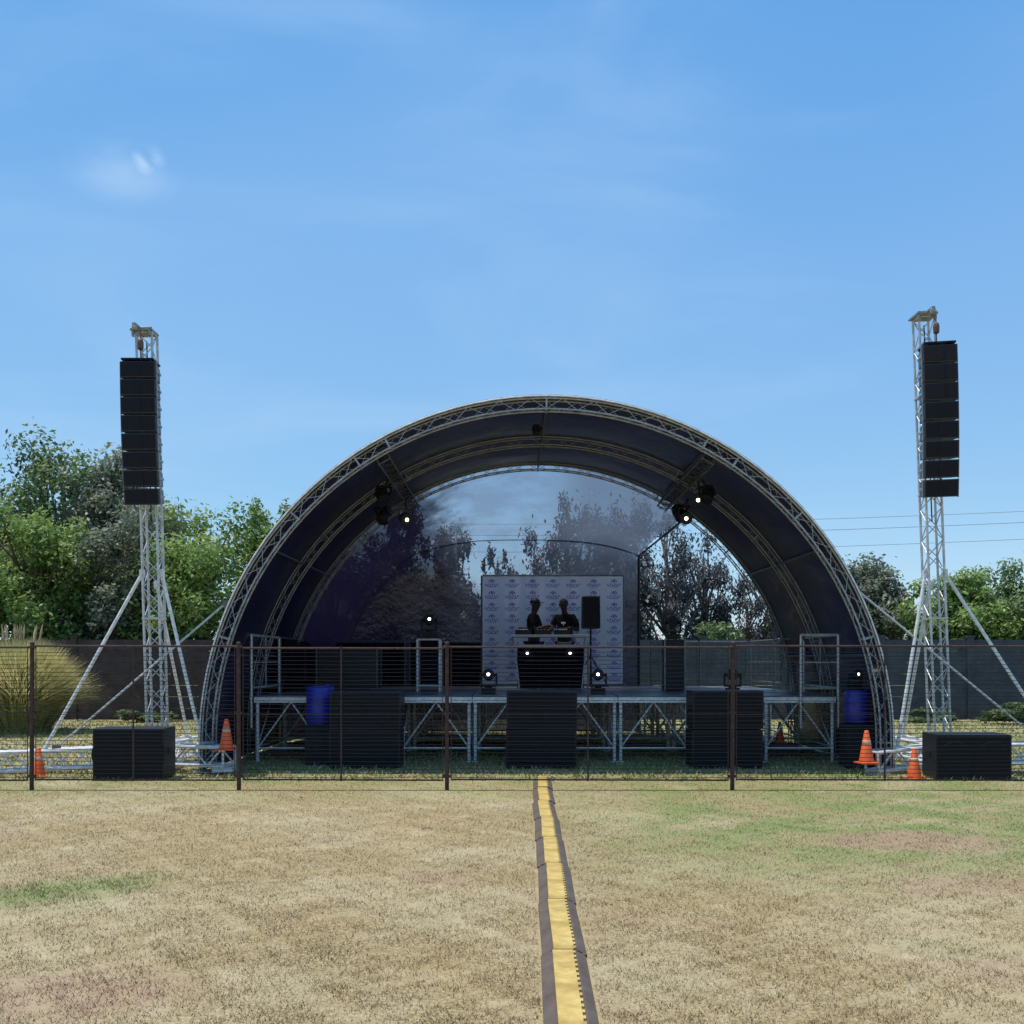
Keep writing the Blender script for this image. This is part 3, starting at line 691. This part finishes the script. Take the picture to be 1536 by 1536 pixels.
def person(loc,rot,label,shirt,headdir,cap,armL,armR,print_=False):
    r=root('person',loc,label,'person',rot=rot)
    hx,hy,hz=headdir
    P={'pel':((0,0,.95),(.15,.11)),'sp':((0,0,1.12),(.135,.105)),'ch':((0,.01,1.33),(.165,.115)),'nb':((0,.01,1.46),(.075,.07)),'nk':((hx*.3,hy*.3,1.53),.055),
       'hd1':((hx*.7,hy*.7-.015,1.595),(.068,.08)),'hd2':((hx,hy-.01,1.665),(.078,.098)),'hd3':((hx,hy+.01,1.735),(.06,.075))}
    E=[('pel','sp'),('sp','ch'),('ch','nb'),('nb','nk'),('nk','hd1'),('hd1','hd2'),('hd2','hd3')]
    for s,nm,arm in ((-1,'l',armL),(1,'r',armR)):
        el,wr,hd=arm
        P['sh'+nm]=((s*.165,.01,1.42),.062); P['ua'+nm]=(tuple((np.array((s*.18,.01,1.42))+np.array(el))/2),.052); P['el'+nm]=(el,.042); P['wr'+nm]=(wr,.027); P['pa'+nm]=(hd,(.036,.018))
        E+=[('ch','sh'+nm),('sh'+nm,'ua'+nm),('ua'+nm,'el'+nm),('el'+nm,'wr'+nm),('wr'+nm,'pa'+nm)]
        d=(Vector(hd)-Vector(wr)).normalized(); side=d.cross(Vector((0,0,1))).normalized()
        for q,(off,ln) in enumerate(((-.03,.065),(-.010,.078),(.010,.075),(.03,.06))):
            p1=Vector(hd)+side*off+d*.045; p2=p1+d*ln*.5+Vector((0,0,-.010)); p3=p2+d*ln*.35+Vector((0,0,-.028))
            P[f'f{q}a'+nm]=(tuple(p1),.010); P[f'f{q}b'+nm]=(tuple(p2),.009); P[f'f{q}c'+nm]=(tuple(p3),.0075)
            E+=[('pa'+nm,f'f{q}a'+nm),(f'f{q}a'+nm,f'f{q}b'+nm),(f'f{q}b'+nm,f'f{q}c'+nm)]
        t1=Vector(hd)+side*(s*-.045)+d*.0; t2=t1+d*.035+side*(s*-.015)+Vector((0,0,-.02))
        P['t1'+nm]=(tuple(t1),.011); P['t2'+nm]=(tuple(t2),.009); E+=[('pa'+nm,'t1'+nm),('t1'+nm,'t2'+nm)]
        P['hp'+nm]=((s*.09,0,.86),.09); P['kn'+nm]=((s*.11,-.02,.49),.058); P['cf'+nm]=((s*.115,.015,.33),.055); P['an'+nm]=((s*.12,.03,.09),.038); P['hl'+nm]=((s*.12,.03,.045),.038); P['to'+nm]=((s*.135,-.14,.035),(.042,.028))
        E+=[('pel','hp'+nm),('hp'+nm,'kn'+nm),('kn'+nm,'cf'+nm),('cf'+nm,'an'+nm),('an'+nm,'hl'+nm),('hl'+nm,'to'+nm)]
    skin('body',P,E,'pel',SKIN,r)
    S={'pel':((0,0,.93),(.175,.135)),'sp':((0,0,1.12),(.165,.13)),'ch':((0,.01,1.33),(.185,.135)),'nb':((0,.01,1.455),(.09,.085))}
    SE=[('pel','sp'),('sp','ch'),('ch','nb')]
    for nm in 'lr':
        S['sh'+nm]=(P['sh'+nm][0],.078); S['ua'+nm]=(P['ua'+nm][0],.070); e=Vector(P['ua'+nm][0]).lerp(Vector(P['el'+nm][0]),.6); S['sl'+nm]=(tuple(e),.062)
        SE+=[('ch','sh'+nm),('sh'+nm,'ua'+nm),('ua'+nm,'sl'+nm)]
    skin('shirt',S,SE,'pel',shirt,r)
    T={'pel':((0,0,.94),(.165,.125))}; TE=[]
    for nm in 'lr':
        for k,rr in (('hp',.105),('kn',.075),('cf',.07),('an',.055)): T[k+nm]=(P[k+nm][0],rr)
        TE+=[('pel','hp'+nm),('hp'+nm,'kn'+nm),('kn'+nm,'cf'+nm),('cf'+nm,'an'+nm)]
    skin('trousers',T,TE,'pel',JEAN,r)
    for s in (-1,1):
        skin('shoe',{'a':((s*.12,.045,.045),(.045,.05)),'b':((s*.128,-.06,.04),(.05,.042)),'c':((s*.136,-.16,.033),(.045,.032))},[('a','b'),('b','c')],'a',SHOE,r)
    H=Vector((hx,hy,1.665))
    b=MB(); b.add([H+Vector(v) for v in ((-.012,-.098,.03),(.012,-.098,.03),(.02,-.098,-.022),(-.02,-.098,-.022),(0,-.128,-.018))],[(0,1,4),(1,2,4),(2,3,4),(3,0,4)]); b.obj('nose',SKIN,r,smooth=True)
    for s in (-1,1):
        b=MB(); b.lathe([(.004,-.008),(.009,-.003),(.009,.003),(.004,.008)],10,H+Vector((s*.032,-.092,.025)),Matrix.Rotation(math.pi/2,3,'X')); b.obj('eye',mat('eye_dark',(.05,.04,.035),.2),r)
        b=MB(); b.lathe([(.012,-.012),(.026,-.006),(.028,.006),(.015,.012)],12,H+Vector((s*.083,.01,.0)),Matrix.Rotation(math.pi/2,3,'Y')@Matrix.Scale(1.3,3,(1,0,0))); b.obj('ear',SKIN,r)
    b=MB(); b.box(H+Vector((0,-.094,-.05)),(.045,.012,.012)); b.obj('mouth',mat('lips',(.08,.03,.026),.5),r,bevel=.004)
    Rt=Matrix.Scale(1.18,3,(0,1,0)); b=MB()
    prof=[(.089*math.cos(a),.10*math.sin(a)) for a in np.linspace(0.0,1.5,9)]
    if cap:
        b.lathe([(.091,.025)]+[(x*1.04,z*.98+.03) for x,z in prof],22,H+Vector((0,.008,.01)),Rt)
        b.obj('cap',BLKP,r,smooth=True)
        b=MB(); vs=[];
        for k in range(11):
            a=math.pi*(k/10); vs+=[H+Vector((.085*math.cos(a),-.06-.02*math.sin(a),.05)),H+Vector((.08*math.cos(a),-.085-.095*math.sin(a),.042))]
        vs2=[v+Vector((0,0,-.008)) for v in vs]; n_=len(vs)
        b.add(vs+vs2,[(2*k,2*k+1,2*k+3,2*k+2) for k in range(10)]+[(n_+2*k+2,n_+2*k+3,n_+2*k+1,n_+2*k) for k in range(10)]+[(2*k+1,n_+2*k+1,n_+2*k+3,2*k+3) for k in range(10)]); b.obj('cap_visor',BLKP,r)
    else:
        b.lathe([(x*1.0,z*1.0+.03) for x,z in prof],22,H+Vector((0,.016,.0)),Rt); b.obj('hair',HAIR,r,smooth=True)
    if print_:
        b=MB(); b.box((0,-.155,1.30),(.09,.004,.035),rot=(-.05,0,0)); b.box((0,-.156,1.28),(.02,.006,.06)); b.obj('shirt_print',WHT,r)
    return r
person((.44,20.5,DZ),(0,0,math.radians(70)),'person in black cap and dark shirt standing at dj table',SHIRT,(0,-.03,0),True,((-.22,-.10,1.16),(-.12,-.33,1.24),(-.10,-.41,1.235)),((.23,-.08,1.14),(.16,-.30,1.22),(.14,-.38,1.22)))
person((1.06,20.5,DZ),(0,0,math.radians(-14)),'person in dark printed t-shirt looking down at dj table',SHIRT2,(-.02,-.05,0),False,((-.27,-.04,1.15),(-.20,-.28,1.2),(-.19,-.36,1.195)),((.27,-.04,1.15),(.17,-.28,1.2),(.14,-.355,1.195)),True)

# ---------------------------------------------------------------- boundary wall
WY=27.5
def wall(x0,x1,m,mp,label,h=2.15):
    r=root('boundary_wall',(x0,WY,0),label,'wall'); n=max(1,round((x1-x0)/2.4)); w=(x1-x0)/n
    for k in range(n):
        b=MB()
        for j in range(7): b.box((w*k+w/2,0,.15+j*(h/7)),(w-.14,.06,h/7-.006),tx=1,ty=.9)
        b.obj('panel',m,r)
    for k in range(n+1):
        b=MB(); b.box((w*k,0,h/2+.03),(.16,.16,h+.06)); b.box((w*k,0,h+.08),(.2,.2,.05)); b.obj('post',mp,r)
WB=mat('brown_concrete_wall',(.068,.046,.038),.9,0,.35,3,.3); WG=mat('dark_grey_wall',(.056,.063,.072),.85,0,.3,3,.3)
wall(-26,2.5,WB,WB,'brown precast concrete boundary wall below trees'); wall(2.75,29,WG,WG,'dark grey precast boundary wall below trees')

# ---------------------------------------------------------------- trees
def crown(cen,rad,nb,nl,leaf,seed,gap=0.3,droop=0):
    R=np.random.default_rng(seed); cen=np.array(cen);rad=np.array(rad)
    bc=[]
    while len(bc)<nb:
        p=R.uniform(-1,1,3); q=np.linalg.norm(p)
        if q<1 and q>gap*R.random(): 
            f=.80+.34*R.random()
            if abs(p[2])>.85: f=.85
            bc.append(p*f)
    bc=np.array(bc); br=R.uniform(.12,.30,nb) if not droop else R.uniform(.09,.24,nb)
    wgt=br**2; idx=R.choice(nb,nl,p=wgt/wgt.sum())
    d=R.normal(size=(nl,3)); d/=np.linalg.norm(d,axis=1)[:,None]
    rr=br[idx]*(.3+.95*R.random(nl)**.7)
    p=bc[idx]+d*rr[:,None]*np.array([1,1,.7]); 
    st=R.random(nl)<(.12 if not droop else .25); p[st]+=R.normal(size=(st.sum(),3))*(.07 if not droop else .10)
    P=cen+p*rad
    if droop: P[:,2]-=droop*R.random(nl)*.5
    P[:,2]=np.maximum(P[:,2],.1)
    nrm=d+R.normal(size=(nl,3))*.8+np.array([0,0,.6]); nrm/=np.linalg.norm(nrm,axis=1)[:,None]
    a=R.normal(size=(nl,3)); 
    if droop: a=a*.4+np.array([0,0,1.0])
    u=np.cross(nrm,a); u/=np.linalg.norm(u,axis=1)[:,None]; w=np.cross(nrm,u)
    s=leaf*(.6+.9*R.random(nl))[:,None]; asp=.5 if not droop else .36
    v=np.stack([P-w*s,P+u*s*asp-w*s*.1,P+w*s,P-u*s*asp+w*s*.1],1)
    bt=R.random(nb)
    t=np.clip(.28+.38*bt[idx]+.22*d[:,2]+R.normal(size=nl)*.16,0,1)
    return v,t,cen+bc*rad
def tree(x,y,top,wid,leafm,label,seed,base=.8,nl=9000,nb=42,leaf=.11,bark=BARK,droop=0,gap=.3,lean=0,depth=None):
    r=root('tree',(x,y,0),label,'tree','trees behind the boundary wall')
    R=random.Random(seed); h=top; cz=(top*.96+base)/2; rz=(top*.96-base)/2; rx=wid/2
    v,t,bc=crown((lean,0,cz),(rx,(depth or wid)/2,rz),nb,nl,leaf,seed,gap,droop)
    o=raw_tris('crown',v,t,leafm,4); o.parent=r
    b=MB(); tr=.05+.018*top; p=[Vector((0,0,-.05))]; 
    for k in range(1,6): p.append(Vector((lean*k/5+R.uniform(-.12,.12),R.uniform(-.1,.1),top*.8*k/5)))
    b.path(p,0,8,radii=[tr*1.25,tr,tr*.85,tr*.65,tr*.42,tr*.15])
    for k in range(0,len(bc),2):
        e=Vector(bc[k]); j=min(4,max(1,int((e.z*.62)/(top*.8)*5))); s=p[j]; mdd=(s+e)/2+Vector((R.uniform(-.2,.2),R.uniform(-.2,.2),R.uniform(-.1,.25)))
        b.path([s,mdd,e],0,5,radii=[tr*.35,tr*.2,tr*.07])
    b.obj('trunk',bark,r,smooth=True)
    return r
D,E_,G_,U,P_=LEAF_D,LEAF_E,LEAF_G,LEAF_U,LEAF_P
T=[
 (-14.6,33,9.4,5.4,D,'tall dark green tree with rounded crown behind wall',1.0,24000,100,.08,BARK,0),
 (-12.3,32,8.6,3.6,E_,'tall grey-green tree behind the boundary wall',1.5,15000,70,.08,BARK,0),
 (-13.9,29.5,6.6,4.4,G_,'bright green bushy tree behind brown wall',.4,24000,100,.068,BARK,0),
 (-11.2,30,6.7,4.2,E_,'grey-green leafy tree behind brown wall',.4,22000,100,.068,BARK,0),
 (-8.9,29.5,6.3,4.2,G_,'green leafy tree behind brown wall',.4,22000,100,.068,BARK,0),
 (-7.5,31.5,7.0,2.4,G_,'narrow bright green tree beside the canopy',.5,13000,60,.068,BARK,0),
 (-17.6,31,7.6,4.6,D,'dark green tree at the end of the wall',.5,14000,60,.09,BARK,0),
 (-5.2,30,5.1,3.6,U,'dark leafy tree behind the stage canopy',.3,12000,60,.08,BARK,0),
 (-3.6,33,7.6,2.8,U,'dark gum tree behind the stage canopy',.6,11000,50,.09,BARKG,.4),
 (-1.85,33.2,7.2,1.8,U,'slim dark gum tree behind the stage canopy',1.0,6500,34,.085,BARKG,.5),
 (-.5,34.5,6.2,1.2,U,'slim gum tree behind the stage canopy',1.0,3600,26,.08,BARKG,.5),
 (1.9,33.5,8.0,2.8,U,'tall sparse gum tree behind the stage canopy',1.0,9500,56,.08,BARKG,.6),
 (3.5,34,8.2,2.8,U,'sparse gum tree behind the stage canopy',1.0,10500,56,.08,BARKG,.6),
 (-2.2,30,4.4,3.8,U,'low leafy tree behind the stage',.2,11000,60,.08,BARK,0),
 (1.0,30,4.6,4.2,U,'low leafy tree behind the stage',.2,13000,64,.08,BARK,0),
 (3.2,30.5,4.5,2.6,U,'low leafy tree beside gum trees behind stage',.2,9000,50,.08,BARK,0),
 (4.9,32,6.9,2.8,P_,'sparse purple-grey gum tree seen through open stage side',.8,6400,60,.07,BARKG,.7),
 (6.2,33,6.3,2.4,P_,'sparse purple-grey gum tree seen through open stage side',.8,4800,50,.07,BARKG,.6),
 (7.4,32,4.7,2.6,P_,'dull grey gum tree behind the stage canopy',.3,8000,56,.07,BARK,.3),
 (5.7,30,2.9,3.0,D,'low dark green tree behind the stage',.3,8000,46,.07,BARK,0),
 (9.6,33,4.3,3.6,D,'dark leafy tree behind grey wall',.3,11000,60,.08,BARK,0),
 (12.0,34,5.3,3.2,E_,'grey-green tree with rounded crown behind grey wall',.4,20000,90,.07,BARK,0),
 (13.6,31.5,4.5,3.4,G_,'green leafy tree behind dark grey wall',.3,22000,100,.068,BARK,0),
 (15.4,31.5,4.7,3.8,D,'dense dark green tree behind dark grey wall',.3,24000,110,.068,BARK,0),
 (17.4,32,3.9,3.2,D,'low dark green tree behind dark grey wall',.3,11000,60,.08,BARK,0),
 (20.2,33,5.2,3.8,G_,'green tree at the far end of the wall',.3,9000,50,.09,BARK,0)]
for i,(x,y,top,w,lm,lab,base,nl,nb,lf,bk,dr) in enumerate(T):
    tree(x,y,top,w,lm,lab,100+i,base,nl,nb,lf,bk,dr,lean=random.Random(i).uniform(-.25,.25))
def reed(x,y,h,w,n,seed,label):
    R=np.random.default_rng(seed); r=root('ornamental_grass',(x,y,0),label,'plant')
    an=R.random(n)*6.283; rb=w*.22*R.random(n)**.5; q=R.random(n); sp=w*.46*q; hh=h*(1-.45*q**2)*(.5+.5*R.random(n)**.6); dx=np.cos(an);dy=np.sin(an)
    base=np.stack([dx*rb,dy*rb,np.zeros(n)],1); md=np.stack([dx*(rb+sp*.4),dy*(rb+sp*.4),hh*.7],1); tp=np.stack([dx*(rb+sp),dy*(rb+sp)+0*q,hh*(1.0-.12*q)],1)
    tp[:,:2]+=R.normal(size=(n,2))*.10
    pr=np.stack([-dy,dx,np.zeros(n)],1)*(.008+.009*R.random(n))[:,None]
    v=np.concatenate([np.stack([base-pr,base+pr,md+pr*.8,md-pr*.8],1),np.stack([md-pr*.8,md+pr*.8,tp+pr*.1,tp-pr*.1],1)])
    t=R.random(n)*.7+.1; t=np.concatenate([t,np.clip(t+.3,0,1)])
    o=raw_tris('blades',v,t,LEAF_Y,4); o.parent=r
    b=MB()
    for k in range(16):
        a=R.random()*6.28; q=w*.35*R.random(); b.path([(0,0,0),(q*.5*math.cos(a),q*.5*math.sin(a),h*.6),(q*math.cos(a),q*math.sin(a),h*.98)],.006,4)
        b.path([(q*math.cos(a),q*math.sin(a),h*.95),(q*1.08*math.cos(a),q*1.08*math.sin(a),h*1.03),(q*1.15*math.cos(a),q*1.15*math.sin(a),h*1.11)],0,5,radii=[.01,.025,.006])
    b.obj('plumes',mat('dry_plume',(.50,.36,.20),.9),r)
reed(-10.9,22.6,2.15,2.9,11000,5,'loose clump of yellow-green ornamental grass beside wall'); reed(-12.9,23.5,2.25,2.9,7000,6,'loose clump of yellow-green ornamental grass beside wall')
for i,(x,y,h,w) in enumerate(((13.0,25.6,.55,2.4),(15.2,25.9,.6,2.2),(10.6,26.2,.35,1.6),(-7.0,26.6,.5,2.0),(-9.4,26.4,.4,1.6))):
    r=root('shrub',(x,y,0),'low scrubby bush growing at the foot of wall','shrub','low bushes along the wall')
    v,t,bc=crown((0,0,h*.45),(w/2,.5,h*.55),22,2600,.06,300+i); o=raw_tris('foliage',v,t,LEAF_E if i%2 else LEAF_D,4); o.parent=r
    b=MB()
    for c_ in bc[::3]: b.path([(0,0,0),Vector(c_)*.6,Vector(c_)],.012,4)
    b.obj('stem',BARK,r)
r=root('power_line',(0,46,0),'distant overhead power wires strung between timber poles','power line')
WIRE2=mat('distant_wire',(.2,.22,.25),.6)
for zz in (8.25,7.75,7.0):
    b=MB(); b.path([(-30+60*k/20,0,zz-.9*math.sin(math.pi*k/20)+.35) for k in range(21)],.010,4); b.obj('wire',WIRE2,r)
for x in (-30,30):
    b=MB(); b.tube((x,.15,0),(x,.15,9.2),.16,8,.1); b.box((x,.05,8.6),(1.6,.1,.12)); b.obj('pole',BARK,r)

# ---------------------------------------------------------------- light and sky
sd=Vector((-.26,.03,.95)).normalized()
el=math.asin(sd.z); rotz=math.atan2(sd.x,sd.y)
sl_=bpy.data.lights.new('sun','SUN'); sl_.energy=4.1; sl_.angle=math.radians(.5); sl_.color=(1,.95,.87)
so=bpy.data.objects.new('sun',sl_); col.objects.link(so); so.rotation_euler=sd.to_track_quat('Z','Y').to_euler(); so.location=(-10,-10,40)
wd=bpy.data.worlds.new('World'); sc.world=wd; wd.use_nodes=True; N=wd.node_tree.nodes; L=wd.node_tree.links; N.clear()
out=N.new('ShaderNodeOutputWorld'); bg=N.new('ShaderNodeBackground'); sk=N.new('ShaderNodeTexSky'); sk.sky_type='NISHITA'; sk.sun_disc=False
sk.sun_elevation=el; sk.sun_rotation=rotz; sk.air_density=1.0; sk.dust_density=.6; sk.ozone_density=2.0; sk.altitude=1200
tc=N.new('ShaderNodeTexCoord')
def wn(scale,mscale,det=5,dist=0.0,rot=(0,0,0)):
    mp=N.new('ShaderNodeMapping'); mp.inputs['Scale'].default_value=mscale; mp.inputs['Rotation'].default_value=rot; L.new(tc.outputs['Generated'],mp.inputs['Vector'])
    n=N.new('ShaderNodeTexNoise'); n.inputs['Scale'].default_value=scale; n.inputs['Detail'].default_value=det; n.inputs['Distortion'].default_value=dist; L.new(mp.outputs[0],n.inputs['Vector']); return n.outputs['Fac']
def blob(px,py,rad,sq=1.0):
    d=Vector(((px-768)/1536,1,(990-py)/1536)).normalized()
    s=N.new('ShaderNodeVectorMath'); s.operation='SUBTRACT'; L.new(tc.outputs['Generated'],s.inputs[0]); s.inputs[1].default_value=d
    m=N.new('ShaderNodeVectorMath'); m.operation='MULTIPLY'; L.new(s.outputs[0],m.inputs[0]); m.inputs[1].default_value=(1,1,sq)
    l=N.new('ShaderNodeVectorMath'); l.operation='LENGTH'; L.new(m.outputs[0],l.inputs[0]); return MR(l.outputs['Value'],rad,0,0,1)
wisp=MR(wn(2.2,(1,1,3.4),7,.8,(0,.25,0)),.44,.78,0,.22)
veil=MR(wn(.9,(1,1,2.0),3,.3),.42,.7,0,.14)
puff=wn(22,(1,1,1.3),7,.6)
c1=M('MULTIPLY',blob(221,243,.018,1),MR(puff,.30,.52,0,.7)); c2=M('MULTIPLY',blob(185,262,.055,1.7),MR(wn(11,(1,1,1.5),7,.6),.38,.62,.0,.28))
fac=M('ADD',M('ADD',wisp,veil),M('MAXIMUM',c1,c2),None,True)
ma=N.new('ShaderNodeVectorMath'); ma.operation='MULTIPLY_ADD'; L.new(sk.outputs[0],ma.inputs[0]); ma.inputs[1].default_value=(1.2,1.0,.44); ma.inputs[2].default_value=(.05,2.15,6.9)
skc=MIX(fac,ma.outputs[0],(6.2,8.2,10.6))
L.new(skc,bg.inputs['Color']); bg.inputs['Strength'].default_value=.094; L.new(bg.outputs[0],out.inputs['Surface'])

# ---------------------------------------------------------------- camera
cd=bpy.data.cameras.new('camera'); cam=bpy.data.objects.new('camera',cd); col.objects.link(cam)
cam.location=(0,0,EYE); cam.rotation_euler=(math.radians(90),0,0); cd.sensor_width=36; cd.lens=36; cd.shift_y=(990-768)/1536; cd.clip_end=3000
sc.camera=cam
